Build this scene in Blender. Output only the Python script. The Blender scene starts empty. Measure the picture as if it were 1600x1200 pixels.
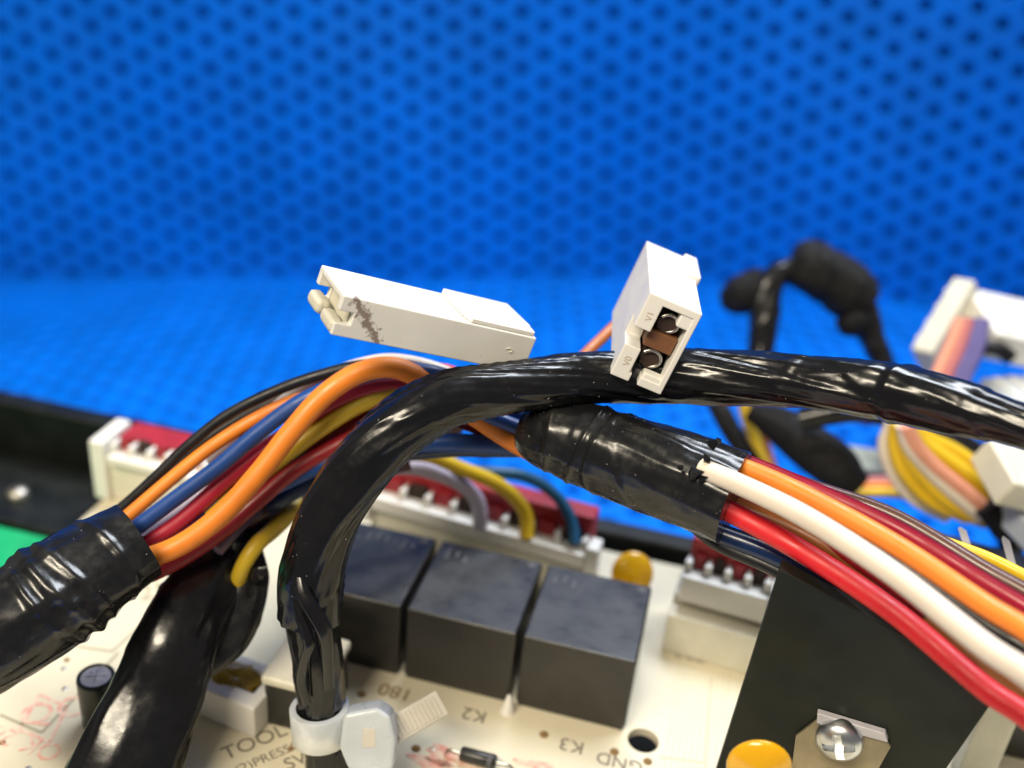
import bpy, bmesh, math, random
import numpy as np
from mathutils import Matrix, Vector, noise
random.seed(7)
scene = bpy.context.scene
COL = scene.collection
# ------------------------------------------------------------------ camera (1 unit = 1 cm)
FPX = 1600.0; TH = math.radians(27.7); CAMH = 11.5
cam_d = bpy.data.cameras.new('camera'); cam = bpy.data.objects.new('camera', cam_d); COL.objects.link(cam)
cam.location = (0, 0, CAMH); cam.rotation_euler = (math.pi/2-TH, 0, 0)
cam_d.sensor_width = 36; cam_d.lens = 36; cam_d.clip_start = .05; cam_d.clip_end = 500
cam_d.dof.use_dof = True; cam_d.dof.focus_distance = 9.0; cam_d.dof.aperture_fstop = .17
scene.camera = cam
# ------------------------------------------------------------------ world and lamps
w = bpy.data.worlds.new('World'); scene.world = w; w.use_nodes = True
w.node_tree.nodes['Background'].inputs[0].default_value = (.62, .60, .60, 1)
w.node_tree.nodes['Background'].inputs[1].default_value = .17
def area(name, loc, tgt, sx, sy, power, col):
    d = bpy.data.lights.new(name, 'AREA'); d.shape = 'RECTANGLE'; d.size = sx; d.size_y = sy; d.energy = power; d.color = col
    o = bpy.data.objects.new(name, d); COL.objects.link(o); o.location = loc
    o.rotation_euler = (Vector(tgt)-Vector(loc)).to_track_quat('-Z', 'Y').to_euler()
    return o
area('ceiling_lamp_cool', (16, 26, 46), (1, 12, 4), 34, 12, 21000, (.86, .92, 1))
area('ceiling_lamp_warm', (-12, -12, 38), (0, 10, 4), 24, 7, 13500, (1, .88, .68))
scene.view_settings.view_transform = 'Standard'; scene.view_settings.look = 'None'
scene.view_settings.exposure = 0.62; scene.view_settings.gamma = 1
scene.render.resolution_x = 1024; scene.render.resolution_y = 768
# ------------------------------------------------------------------ frames
CW = Matrix(((1, 0, 0, 0), (0, -math.sin(TH), math.cos(TH), 0), (0, -math.cos(TH), -math.sin(TH), CAMH), (0, 0, 0, 1)))  # cam(x right,y down,z fwd) -> world
def P(u, v, d): return CW @ Vector(((u-800)/FPX*d, (v-600)/FPX*d, d))
def frame(M3, org):      # columns axes in cam coords
    a = [Vector(c) for c in M3]
    m = Matrix.Identity(4)
    for j in range(3):
        for i in range(3): m[i][j] = a[j][i]
        m[j][3] = org[j]
    return CW @ m
_U = Vector((280, -3000, -1600)).normalized(); _D = Vector((450, -811, 1600)).normalized(); _R = _D.cross(_U).normalized(); _D = _U.cross(_R)
_O = Vector(((970-800)/FPX*10.9, (1168-600)/FPX*10.9, 10.9))
BM = frame((_R, _D, _U), _O)     # circuit-board frame: x along relay row, y away, z up
BMI = BM.inverted()
def Bp(u, v, h=0):        # where the board (at height h) lies under a sight line
    o = BMI @ Vector((0, 0, CAMH)); q = BMI @ P(u, v, 1.0); d = q-o
    t = (h-o.z)/d.z; return o+d*t
def onplane(u, v, p0, n):
    o = Vector((0, 0, CAMH)); d = P(u, v, 1.0)-o
    return o+d*((p0-o).dot(n)/d.dot(n))
# ------------------------------------------------------------------ materials
MATS = {}
def mat(name, col, rough=.5, spec=.5, metal=0, var=0, vscale=3, bump=0, bscale=20, sss=0, coat=0, trans=0, col2=None, thr=None, bdist=.02, aniso=None, det=4, alpha=1):
    if name in MATS: return MATS[name]
    m = bpy.data.materials.new(name); m.use_nodes = True; nt = m.node_tree; N = nt.nodes; L = nt.links
    b = N['Principled BSDF']; b.inputs['Base Color'].default_value = (*col, 1); b.inputs['Roughness'].default_value = rough
    b.inputs['Specular IOR Level'].default_value = spec; b.inputs['Metallic'].default_value = metal
    b.inputs['Coat Weight'].default_value = coat; b.inputs['Coat Roughness'].default_value = .08
    b.inputs['Transmission Weight'].default_value = trans
    if sss:
        b.inputs['Subsurface Weight'].default_value = sss; b.inputs['Subsurface Radius'].default_value = (.1, .08, .06); b.inputs['Subsurface Scale'].default_value = .6
    tc = N.new('ShaderNodeTexCoord')
    if var or col2:
        n = N.new('ShaderNodeTexNoise'); n.inputs['Scale'].default_value = vscale; n.inputs['Detail'].default_value = det; L.new(tc.outputs['Object'], n.inputs['Vector'])
        r = N.new('ShaderNodeValToRGB'); L.new(n.outputs['Fac'], r.inputs[0])
        c2 = col2 if col2 else tuple(max(0, c*(1-var)) for c in col)
        lo, hi = thr if thr else (.35, .65)
        r.color_ramp.elements[0].position = lo; r.color_ramp.elements[1].position = hi
        r.color_ramp.elements[0].color = (*col, 1); r.color_ramp.elements[1].color = (*c2, 1)
        L.new(r.outputs[0], b.inputs['Base Color'])
        n3 = N.new('ShaderNodeTexNoise'); n3.inputs['Scale'].default_value = vscale*2.3; n3.inputs['Detail'].default_value = 5; L.new(tc.outputs['Object'], n3.inputs['Vector'])
        mr = N.new('ShaderNodeMapRange'); mr.inputs['To Min'].default_value = max(.03, rough*.75); mr.inputs['To Max'].default_value = min(1, rough*1.35)
        mr.inputs['From Min'].default_value = .3; mr.inputs['From Max'].default_value = .7
        L.new(n3.outputs['Fac'], mr.inputs['Value']); L.new(mr.outputs[0], b.inputs['Roughness'])
    if bump:
        n2 = N.new('ShaderNodeTexNoise'); n2.inputs['Scale'].default_value = bscale; n2.inputs['Detail'].default_value = 5; L.new(tc.outputs['Object'], n2.inputs['Vector'])
        bp = N.new('ShaderNodeBump'); bp.inputs['Strength'].default_value = bump; bp.inputs['Distance'].default_value = bdist
        L.new(n2.outputs['Fac'], bp.inputs['Height']); L.new(bp.outputs[0], b.inputs['Normal'])
    MATS[name] = m; return m
def wiremat(name, col, dirt=.3, rough=.43):
    return mat('wire_'+name, col, rough, .5, var=dirt, vscale=2.2, thr=(.5, .85), bump=.12, bscale=14, bdist=.01, sss=.0)
M_blue = mat('blue_plastic', (.0005, .175, .78), .5, .12, var=.18, vscale=.5, bump=.25, bscale=2.5, bdist=.05)
M_tape = mat('black_vinyl_tape', (.006, .006, .007), .2, .5, bump=.12, bscale=5, bdist=.03, var=.3, vscale=5)
M_tape2 = mat('dusty_black_tape', (.007, .007, .008), .24, .5, bump=.12, bscale=6, bdist=.03, col2=(.018, .018, .017), vscale=6, thr=(.45, .75))
M_fuzzy = mat('black_cloth_tape', (.011, .011, .012), .8, .25, bump=.6, bscale=14, bdist=.03, var=.4)
M_white = mat('ivory_nylon', (.82, .80, .74), .42, .5, var=.06, vscale=2, bump=.08, bscale=12, bdist=.01, sss=.15)
M_cream = mat('cream_nylon', (.72, .69, .56), .45, .45, var=.12, vscale=2.5, bump=.08, bscale=10, bdist=.01)
M_pcb = mat('cream_board_lacquer', (.66, .60, .44), .45, .45, col2=(.54, .49, .37), vscale=.9, thr=(.45, .8), bump=.05, bscale=12, bdist=.01)
M_red = mat('red_nylon', (.38, .018, .028), .45, .45, var=.25, vscale=3)
M_relay = mat('relay_black_plastic', (.011, .011, .010), .34, .6, col2=(.032, .029, .025), vscale=1.3, thr=(.25, 1.0), bump=.15, bscale=9, bdist=.01)
M_tray = mat('black_tray_plastic', (.006, .008, .007), .5, .35, var=.4, vscale=1.2, bump=.2, bscale=8, bdist=.02)
M_plate = mat('black_green_plate', (.005, .008, .006), .42, .3, col2=(.014, .017, .012), vscale=1.1, thr=(.4, .75), bump=.1, bscale=6, bdist=.01)
M_green = mat('green_board', (.01, .40, .15), .5, .4, var=.2, vscale=2)
M_metal = mat('zinc_metal', (.70, .69, .64), .22, .5, metal=1, var=.15, vscale=4, bump=.1, bscale=15, bdist=.005)
M_dullmetal = mat('dull_steel', (.62, .58, .50), .42, .5, metal=1, var=.25, vscale=4, bump=.15, bscale=12, bdist=.008)
M_tin = mat('tinned_brass', (.62, .58, .52), .28, .5, metal=1, var=.2, vscale=6)
M_amber = mat('amber_epoxy', (.92, .48, .006), .2, .55, var=.18, vscale=2.5, coat=.5, sss=.1)
M_nylon = mat('translucent_nylon', (.74, .79, .82), .33, .5, var=.12, vscale=3, bump=.2, bscale=6, bdist=.03, trans=.3, sss=.3)
M_tail = mat('milky_nylon', (.60, .56, .48), .45, .5, var=.1, vscale=3)
M_dark = mat('dark_cavity_brown', (.05, .03, .022), .6, .3, var=.3)
M_ink = mat('dark_ink', (.16, .14, .11), .7, .2)
M_brownink = mat('brown_ink', (.22, .13, .05), .7, .2)
M_redink = mat('red_ink', (.74, .34, .27), .7, .2, col2=(.74, .58, .45), vscale=9, thr=(.4, .6))
M_line = mat('board_trace_ink', (.38, .34, .24), .6, .3)
M_glue = mat('amber_glue', (.42, .28, .03), .3, .5, var=.5, vscale=6, coat=.3)
M_foil = mat('capacitor_top_foil', (.55, .50, .48), .35, .5, metal=.7, var=.25, vscale=6)
M_caps = mat('capacitor_sleeve', (.008, .018, .016), .3, .5, var=.3)
M_grime = mat('brown_grime', (.16, .09, .055), .8, .2, var=.4, vscale=20)
M_flux = mat('dusty_print', (.09, .09, .10), .6, .3)
W = dict(
 black=wiremat('black', (.006, .006, .007)), orange=wiremat('orange', (.85, .24, .022)), blue=wiremat('blue', (.008, .055, .24)),
 navy=wiremat('navy', (.004, .018, .07), rough=.25), lilac=wiremat('lilac', (.55, .50, .62), .1), crimson=wiremat('crimson', (.36, .006, .03)),
 darkred=wiremat('darkred', (.28, .008, .015)), red=wiremat('red', (.70, .015, .022), .2), white=wiremat('white', (.78, .68, .56), .18),
 yellow=wiremat('yellow', (.78, .50, .015), .15), olive=wiremat('olive', (.56, .38, .02), .2), brown=wiremat('brown', (.13, .065, .05), .2, .25), ochre=wiremat('ochre', (.30, .10, .02)),
 teal=wiremat('teal', (.01, .09, .19)), maroon=wiremat('maroon', (.07, .02, .022)), pink=wiremat('pink', (.75, .33, .22), .2), rose=wiremat('rose', (.50, .16, .16), .2), violet=wiremat('violet', (.13, .11, .30), .2))
def soiled_white(name, p0, p1, wid):   # ivory plastic with a rubbed brown mark between two object-space points
    m = M_white.copy(); m.name = name; nt = m.node_tree; N = nt.nodes; L = nt.links; b = N['Principled BSDF']
    src = b.inputs['Base Color'].links[0].from_socket
    tc = N.new('ShaderNodeTexCoord')
    def vm(op, a, bb=None):
        n = N.new('ShaderNodeVectorMath'); n.operation = op
        for i, x in enumerate((a, bb)):
            if x is None: continue
            if isinstance(x, (tuple, Vector)): n.inputs[i].default_value = x
            else: L.new(x, n.inputs[i])
        return n
    def mm(op, a, bb, c=None):
        n = N.new('ShaderNodeMath'); n.operation = op
        for i, x in enumerate((a, bb, c)):
            if x is None: continue
            if isinstance(x, (int, float)): n.inputs[i].default_value = x
            else: L.new(x, n.inputs[i])
        return n.outputs[0]
    p0 = Vector(p0); p1 = Vector(p1); d = p1-p0
    rel = vm('SUBTRACT', tc.outputs['Object'], tuple(p0)).outputs[0]
    t = mm('DIVIDE', vm('DOT_PRODUCT', rel, tuple(d)).outputs['Value'], d.length_squared)
    tcl = N.new('ShaderNodeClamp'); L.new(t, tcl.inputs[0])
    sc = N.new('ShaderNodeVectorMath'); sc.operation = 'SCALE'; sc.inputs[0].default_value = tuple(d); L.new(tcl.outputs[0], sc.inputs['Scale'])
    dist = vm('LENGTH', vm('SUBTRACT', rel, sc.outputs[0]).outputs[0]).outputs['Value']
    near = mm('SUBTRACT', 1, mm('DIVIDE', dist, wid))
    n = N.new('ShaderNodeTexNoise'); n.inputs['Scale'].default_value = 21; n.inputs['Detail'].default_value = 6; L.new(tc.outputs['Object'], n.inputs['Vector'])
    s = mm('ADD', mm('MULTIPLY', near, .42), n.outputs['Fac'])
    r = N.new('ShaderNodeMapRange'); r.inputs['From Min'].default_value = .70; r.inputs['From Max'].default_value = .84; L.new(s, r.inputs['Value'])
    n2 = N.new('ShaderNodeTexNoise'); n2.inputs['Scale'].default_value = 26; n2.inputs['Detail'].default_value = 3; L.new(tc.outputs['Object'], n2.inputs['Vector'])
    r2 = N.new('ShaderNodeMapRange'); r2.inputs['From Min'].default_value = .73; r2.inputs['From Max'].default_value = .78; L.new(n2.outputs['Fac'], r2.inputs['Value'])
    f = mm('MAXIMUM', r.outputs[0], r2.outputs[0]); f2 = mm('MULTIPLY', f, .8)
    mx = N.new('ShaderNodeMix'); mx.data_type = 'RGBA'; L.new(f2, mx.inputs[0]); L.new(src, mx.inputs[6]); mx.inputs[7].default_value = (.14, .075, .045, 1)
    L.new(mx.outputs[2], b.inputs['Base Color']); return m
# ------------------------------------------------------------------ object helpers
def thing(name, label, cat, M=None, group=None):
    o = bpy.data.objects.new(name, None); COL.objects.link(o); o.empty_display_size = .2
    o['label'] = label; o['category'] = cat
    if group: o['group'] = group
    if M is not None: o.matrix_world = M
    return o
def meshobj(name, verts, faces, m, parent=None, smooth=False, label=None, stuff=False, M=None):
    me = bpy.data.meshes.new(name); me.from_pydata([tuple(v) for v in verts], [], faces); me.update()
    mats = m if isinstance(m, (list, tuple)) else [m]
    for x in mats: me.materials.append(x)
    if smooth: me.shade_smooth()
    o = bpy.data.objects.new(name, me); COL.objects.link(o)
    if parent is not None: o.parent = parent
    if M is not None: o.matrix_local = M
    if label: o['label'] = label
    if stuff: o['kind'] = 'stuff'
    return o
def bmobj(name, bm, m, parent=None, smooth=False, label=None, M=None):
    me = bpy.data.meshes.new(name); bmesh.ops.recalc_face_normals(bm, faces=bm.faces); bm.to_mesh(me); bm.free(); me.materials.append(m)
    if smooth: me.shade_smooth()
    o = bpy.data.objects.new(name, me); COL.objects.link(o)
    if parent is not None: o.parent = parent
    if M is not None: o.matrix_local = M
    if label: o['label'] = label
    return o
def bevel(o, wd=.02, seg=2, ang=35):
    b = o.modifiers.new('bevel', 'BEVEL'); b.width = wd; b.segments = seg; b.limit_method = 'ANGLE'; b.angle_limit = math.radians(ang)
    for p in o.data.polygons: p.use_smooth = True
    b.harden_normals = True
    return o
def boxbm(bm, x0, y0, z0, x1, y1, z1):
    vs = [bm.verts.new(c) for c in ((x0, y0, z0), (x1, y0, z0), (x1, y1, z0), (x0, y1, z0), (x0, y0, z1), (x1, y0, z1), (x1, y1, z1), (x0, y1, z1))]
    for f in ((0, 3, 2, 1), (4, 5, 6, 7), (0, 1, 5, 4), (1, 2, 6, 5), (2, 3, 7, 6), (3, 0, 4, 7)): bm.faces.new([vs[i] for i in f])
def box(name, a, b, m, parent=None, bev=.02, label=None):
    bm = bmesh.new(); boxbm(bm, *a, *b); o = bmobj(name, bm, m, parent, label=label)
    if bev: bevel(o, bev)
    return o
def prism(name, pts, z0, z1, m, parent=None, bev=.015, label=None, M=None):
    n = len(pts); vs = [(x, y, z0) for x, y in pts]+[(x, y, z1) for x, y in pts]
    fs = [tuple(range(n))[::-1], tuple(range(n, 2*n))]+[(i, (i+1) % n, n+(i+1) % n, n+i) for i in range(n)]
    bm = bmesh.new(); V = [bm.verts.new(v) for v in vs]
    for f in fs: bm.faces.new([V[i] for i in f])
    o = bmobj(name, bm, m, parent, label=label, M=M)
    if bev: bevel(o, bev)
    return o
def cut(o, boxes):      # carve box-shaped pockets out of a mesh with exact booleans, applied
    bm = bmesh.new()
    for b in boxes: boxbm(bm, *b)
    bmesh.ops.recalc_face_normals(bm, faces=bm.faces)
    me = bpy.data.meshes.new('cutter'); bm.to_mesh(me); bm.free(); c = bpy.data.objects.new('cutter', me); COL.objects.link(c)
    c.parent = o.parent
    md = o.modifiers.new('pocket', 'BOOLEAN'); md.operation = 'DIFFERENCE'; md.solver = 'EXACT'; md.object = c; md.use_self = True
    bpy.context.view_layer.update()
    dg = bpy.context.evaluated_depsgraph_get()
    new = bpy.data.meshes.new_from_object(o.evaluated_get(dg)); o.modifiers.clear(); o.data = new
    bpy.data.objects.remove(c)
def lathe(name, prof, m, parent=None, seg=40, M=None, label=None, smooth=True):
    vs = []; fs = []
    for r, z in prof:
        for k in range(seg): a = 2*math.pi*k/seg; vs.append((r*math.cos(a), r*math.sin(a), z))
    for i in range(len(prof)-1):
        for k in range(seg): k2 = (k+1) % seg; fs.append((i*seg+k, i*seg+k2, (i+1)*seg+k2, (i+1)*seg+k))
    if prof[0][0] > 1e-4: fs.append(tuple(range(seg))[::-1])
    if prof[-1][0] > 1e-4: fs.append(tuple((len(prof)-1)*seg+k for k in range(seg)))
    o = meshobj(name, vs, fs, m, parent, smooth, label, M=M)
    if smooth: o.data.set_sharp_from_angle(angle=math.radians(50))
    return o
def spline(pts, n):      # centripetal-ish Catmull-Rom, returns samples of k-dim points
    p = np.array(pts, float); p = np.vstack([2*p[0]-p[1], p, 2*p[-1]-p[-2]])
    seg = np.linalg.norm(np.diff(p[:, :3], axis=0), axis=1)**.5; seg = np.maximum(seg, 1e-4); t = np.concatenate([[0], np.cumsum(seg)])
    out = []
    fine = np.linspace(t[1], t[-2], n*4)
    for x in fine:
        i = min(max(np.searchsorted(t, x, side='right')-1, 1), len(p)-3)
        t0, t1, t2, t3 = t[i-1:i+3]; a, b, c, d = p[i-1:i+3]
        A1 = (t1-x)/(t1-t0)*a+(x-t0)/(t1-t0)*b; A2 = (t2-x)/(t2-t1)*b+(x-t1)/(t2-t1)*c; A3 = (t3-x)/(t3-t2)*c+(x-t2)/(t3-t2)*d
        B1 = (t2-x)/(t2-t0)*A1+(x-t0)/(t2-t0)*A2; B2 = (t3-x)/(t3-t1)*A2+(x-t1)/(t3-t1)*A3
        out.append((t2-x)/(t2-t1)*B1+(x-t1)/(t2-t1)*B2)
    out = np.array(out); s = np.concatenate([[0], np.cumsum(np.linalg.norm(np.diff(out[:, :3], axis=0), axis=1))])
    u = np.linspace(0, s[-1], n)
    return np.stack([np.interp(u, s, out[:, k]) for k in range(out.shape[1])], 1), u
def tube(name, path, m, parent=None, step=.06, seg=18, disp=None, label=None, cap=True, flat=1.0, world=True, top=None, close_r=False):
    """path: (x,y,z,r) samples; disp(s, phi, total) gives a factor on the radius"""
    path = np.array(path, float)
    L = np.linalg.norm(np.diff(path[:, :3], axis=0), axis=1).sum(); n = max(8, int(L/step))
    S, u = spline(path, n); X = S[:, :3]; R = S[:, 3]
    T = np.gradient(X, axis=0); T /= np.linalg.norm(T, axis=1)[:, None]
    view = np.array([0, 0, CAMH]); nrm = view-X[0]; nrm -= T[0]*(nrm@T[0]); nrm /= np.linalg.norm(nrm)
    off = np.array(parent.matrix_world.translation) if (parent is not None and world) else np.zeros(3)
    vs = []; ph = np.linspace(0, 2*np.pi, seg, endpoint=False)
    for i in range(n):
        nrm = nrm-T[i]*(nrm@T[i]); nrm /= np.linalg.norm(nrm); b = np.cross(T[i], nrm)
        for a in ph:
            r = R[i]*(disp(u[i], a, L) if disp else 1)
            vs.append(X[i]-off+nrm*math.cos(a)*r*flat+b*math.sin(a)*r)
    fs = [(i*seg+k, i*seg+(k+1) % seg, (i+1)*seg+(k+1) % seg, (i+1)*seg+k) for i in range(n-1) for k in range(seg)]
    if cap: fs += [tuple(range(seg))[::-1], tuple((n-1)*seg+k for k in range(seg))]
    o = meshobj(name, vs, fs, m, parent, True, label)
    if cap: o.data.set_sharp_from_angle(angle=math.radians(60))
    if top: o['label'], o['category'] = top
    return o
def px(pts, r=None):     # (u, v, depth[, half width in photo px]) -> world path
    out = []
    for p in pts:
        rr = p[3] if len(p) > 3 else r
        out.append((*P(*p[:3]), rr*p[2]/FPX))
    return out
def crease(amp=.06, sc=2.0, lobes=0, twist=0, lamp=.05, rings=(), seed=0, wr=0, wsc=7, streak=0, stw=.8, spiral=0, sh=.03):
    def f(s, a, L):
        v = Vector((math.cos(a)*1.1, math.sin(a)*1.1, s*sc*.6+seed))
        k = 1+amp*noise.noise(v*1.3)+amp*.5*noise.noise(v*3.1+Vector((5, 1, 2)))
        if streak:
            a2 = a-stw*s; q = noise.noise(Vector((math.cos(a2)*2.6, math.sin(a2)*2.6, s*.45+seed+3))); fs_ = min(1, .45+.55*max(0, (s/L-.18)*6)); k += fs_*streak*(1-min(1, abs(q)*3.5))+fs_*streak*.6*noise.noise(Vector((math.cos(a2)*4.5, math.sin(a2)*4.5, s*.9+seed)))
        if spiral:
            p = (s/spiral-a/(2*math.pi)+.25*noise.noise(Vector((s*.5, seed, 0)))) % 1; k += sh*(p if p < .97 else (1-p)/.03*.97)
        if lobes: k += lamp*(abs(math.sin(lobes/2*(a-twist*s)))-.6)
        if wr:
            q = noise.noise(Vector((math.cos(a)*1.6, math.sin(a)*1.6, s*wsc*.35+seed+9))+.6*noise.noise_vector(v*1.4))
            k += wr*(1-min(1, abs(q)*3))**1.5*max(0, min(1, .5+3*noise.noise(Vector((math.cos(a), math.sin(a), s*.8+seed+20)))))
        for pos, wid, h in rings:
            d = (s-pos*L-.10*math.sin(a+pos*9))/wid
            k += h*math.exp(-d*d) if h > 0 else (-h)*(1/(1+math.exp(-d*2)))
        return k
    return f
def tagm(o, label, cat, group=None):
    o['label'] = label; o['category'] = cat
    if group: o['group'] = group
    return o
# ------------------------------------------------------------------ the blue perforated crate
def perforated(name, pos, nu, nv, u0, v0, flip=False, PU=1.22, PV=.37, r=.165, dp=.6):
    """staggered round blind holes; pos(u, v, depth) -> world point"""
    vs = []; fs = []; K = 16; idx = {}
    def outer(ang):   # point on the diamond edge
        c, s = math.cos(ang), math.sin(ang); k = 1/(abs(c)/(PU/2)+abs(s)/PV); return c*k, s*k
    def add(u, v, d):
        key = (round(u, 3), round(v, 3), round(d, 3))
        if key in idx: return idx[key]
        vs.append(pos(u, v, d)); idx[key] = len(vs)-1; return idx[key]
    for j in range(nv):
        for i in range(nu):
            cu = u0+(i+(.5 if j % 2 else 0))*PU; cv = v0+j*PV
            o = []; a = []; b = []; c = []
            for k in range(K):
                an = 2*math.pi*k/K; ou, ov = outer(an); o.append(add(cu+ou, cv+ov, 0))
                ca, sa = math.cos(an), math.sin(an)
                a.append(add(cu+ca*r*1.18, cv+sa*r*1.18, .0)); b.append(add(cu+ca*r, cv+sa*r, .03)); c.append(add(cu+ca*r*.94, cv+sa*r*.94, dp))
            for k in range(K):
                k2 = (k+1) % K; fs += [(o[k], o[k2], a[k2], a[k]), (a[k], a[k2], b[k2], b[k]), (b[k], b[k2], c[k2], c[k])]
            fs.append(tuple(c))
    if flip: fs = [f[::-1] for f in fs]
    o = meshobj(name, vs, fs, M_blue, None, True); o['kind'] = 'structure'; o.data.set_sharp_from_angle(angle=math.radians(40)); return o
YW = 28.7
def wallpos(u, v, d):     # u along the wall, bows towards the viewer on the right
    if u < 1: x, y, a = u, YW, 0
    else:
        Rr = 30.; a = min((u-1)/Rr, math.radians(18)); x = 1+Rr*math.sin(a); y = YW-Rr*(1-math.cos(a)); e = (u-1)-a*Rr; x += e*math.cos(a); y -= e*math.sin(a)
    y += .12*math.sin(u*.5)*math.sin(v*.35+1)
    return (x+d*math.sin(a), y+d*math.cos(a)+v*.02, v)
perforated('crate_wall', wallpos, 38, 66, -22.3, -.2)
perforated('crate_floor', lambda u, v, d: (u, v, -d), 42, 92, -25, -3, r=.17, dp=.4)
# ------------------------------------------------------------------ black tray under the board
tray = thing('appliance_tray', 'black plastic tray holding the cream circuit board, its back rim showing behind the headers', 'tray', BM)
bm = bmesh.new(); boxbm(bm, -16, 3.62, -2.2, 16, 3.95, .12); bevel(bmobj('back_wall', bm, M_tray, tray), .06)
bm = bmesh.new(); boxbm(bm, -16, -6, -2.5, 16, 3.95, -2.22); bmobj('base', bm, M_tray, tray)
prism('side_ledge', [(-16, 2.2), (-7.7, 2.0), (-7.7, 3.6), (-16, 3.6)], -1.6, -.75, M_tray, tray, .06)
lathe('screw_head', [(.16, 0), (.16, .05), (.12, .11), (0, .13)], M_dullmetal, tray, 20, Matrix.Translation((-9.35, 2.6, -.74)))
gb = thing('green_circuit_board', 'bright green circuit board corner left of the cream board', 'circuit board', BM @ Matrix.Translation((-9, 0, -1)))
box('board', (-4, -4, 0), (1.42, 1.98, .16), M_green, gb, .01)
lathe('solder_pad', [(.28, 0), (.24, .03), (.10, .035), (0, .02)], M_dullmetal, gb, 24, Matrix.Translation((-.15, .55, .161)))
# ------------------------------------------------------------------ the cream circuit board
pcb = thing('circuit_board', 'large cream circuit board carrying three black relays and wire headers', 'circuit board', BM)
o = box('board', (-7.5, -5, -.10), (14, 3.35, 0), M_pcb, pcb, 0)
hb = bmesh.new(); bmesh.ops.create_cone(hb, cap_ends=True, segments=36, radius1=.17, radius2=.17, depth=.6)
hm = bpy.data.meshes.new('c'); hb.to_mesh(hm); hb.free(); hc = bpy.data.objects.new('cutter', hm); COL.objects.link(hc)
hp = Bp(1005, 1157); hc.matrix_world = BM @ Matrix.Translation((hp.x, hp.y, -.08))
md = o.modifiers.new('b', 'BOOLEAN'); md.object = hc; md.solver = 'EXACT'
bpy.context.view_layer.update(); dg = bpy.context.evaluated_depsgraph_get()
nm = bpy.data.meshes.new_from_object(o.evaluated_get(dg)); o.modifiers.clear(); o.data = nm; bpy.data.objects.remove(hc)
def strip(name, pts, wd, m, h=.004):
    for (p, q) in zip(pts[:-1], pts[1:]):
        a = Vector(Bp(*p)[:2]); b = Vector(Bp(*q)[:2]); d = (b-a).normalized(); n = Vector((-d.y, d.x))*wd/2
        v = [(*(a-n), h), (*(b-n), h), (*(b+n), h), (*(a+n), h)]; meshobj(name, v, [(0, 1, 2, 3)], m, pcb)
strip('printed_line', [(0, 1117), (65, 1145), (185, 1020)], .035, M_line)
strip('printed_line', [(120, 1010), (175, 1018), (330, 880)], .03, M_line, .005)
strip('printed_line', [(1111, 1060), (1102, 1200)], .012, M_line)
strip('printed_line', [(1030, 1183), (1100, 1192)], .012, M_line)
def text(s, u, v, size, rot, m, h=.005, name='lettering', parent=None, Ml=None):
    c = bpy.data.curves.new(name, 'FONT'); c.body = s; c.size = size; c.align_x = 'CENTER'; c.align_y = 'CENTER'; c.offset = 0
    t = bpy.data.objects.new('t', c); COL.objects.link(t); bpy.context.view_layer.update()
    me = bpy.data.meshes.new_from_object(t.evaluated_get(bpy.context.evaluated_depsgraph_get())); bpy.data.objects.remove(t)
    me.materials.clear(); me.materials.append(m)
    o = bpy.data.objects.new(name, me); COL.objects.link(o); o.parent = parent or pcb
    if Ml is None: p = Bp(u, v); Ml = Matrix.Translation((p.x, p.y, h)) @ Matrix.Rotation(rot, 4, 'Z')
    o.matrix_local = Ml; return o
rb_ = random.Random(11)
M_trace = mat('lacquered_copper_trace', (.60, .54, .38), .4, .5)
for k in range(10):      # faint traces under the lacquer, right of the relays
    x = .46+k*.065; meshobj('trace', [(x, -2.6, .0015), (x+.03, -2.6, .0015), (x+.03, 1.6+.05*k, .0015), (x, 1.6+.05*k, .0015)], [(0, 1, 2, 3)], M_trace, pcb)
for k in range(34):
    x = rb_.uniform(-6.8, 1.0); y = rb_.uniform(-2.2, -.25) if x > -4 else rb_.uniform(-2.2, 2.2)
    if (x-.22)**2+(y-.17)**2 < .15: continue
    lathe('solder_via', [(.035, 0), (.03, .006), (.012, .007), (.011, .002), (0, .002)], M_dullmetal if k % 3 else M_brownink, pcb, 10, Matrix.Translation((x, y, 0)))
PI = math.pi
text('GND', 968, 1191, .22, PI, M_ink); text('K2', 741, 1117, .24, PI, M_ink); text('K3', 893, 1165, .24, PI, M_ink)
text('TR2', 1078, 1024, .22, PI, M_ink); text('180', 618, 1081, .26, PI, M_brownink)
text('TOOL', 398, 1160, .25, .85, M_ink); text('(2)PRESSOR', 428, 1180, .16, .85, M_ink, .0055); text('SV', 462, 1190, .22, .85, M_ink)
text('01 2M', 215, 930, .4, .72, M_line)
text('QC', 82, 1112, .42, .6, M_redink); text('OK 26', 40, 1160, .30, PI*.98, M_redink)
strip('stamp_line', [(30, 1140), (62, 1085), (105, 1105), (78, 1160), (30, 1140)], .035, M_redink)
for (u, v, rx, ry) in ((705, 1185, .30, .12), (672, 1192, .22, .08), (840, 1197, .22, .06)):
    p = Bp(u, v); vs = []
    for k in range(26): a = 2*PI*k/26; q = 1+.25*math.sin(3*a+u)+.12*math.sin(7*a); vs.append((p.x+rx*q*math.cos(a), p.y+ry*q*math.sin(a), .004+.0004*(u % 3)))
    meshobj('red_ink_stamp', vs, [tuple(range(26))], M_redink, pcb)
for (u, v) in ((850, 1148), (565, 1085), (1012, 1190), (960, 1175), (650, 1170)):
    p = Bp(u, v); lathe('solder_spot', [(.05, 0), (.045, .01), (.02, .03), (0, .032)], M_brownink, pcb, 14, Matrix.Translation((p.x, p.y, .0)))
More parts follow.
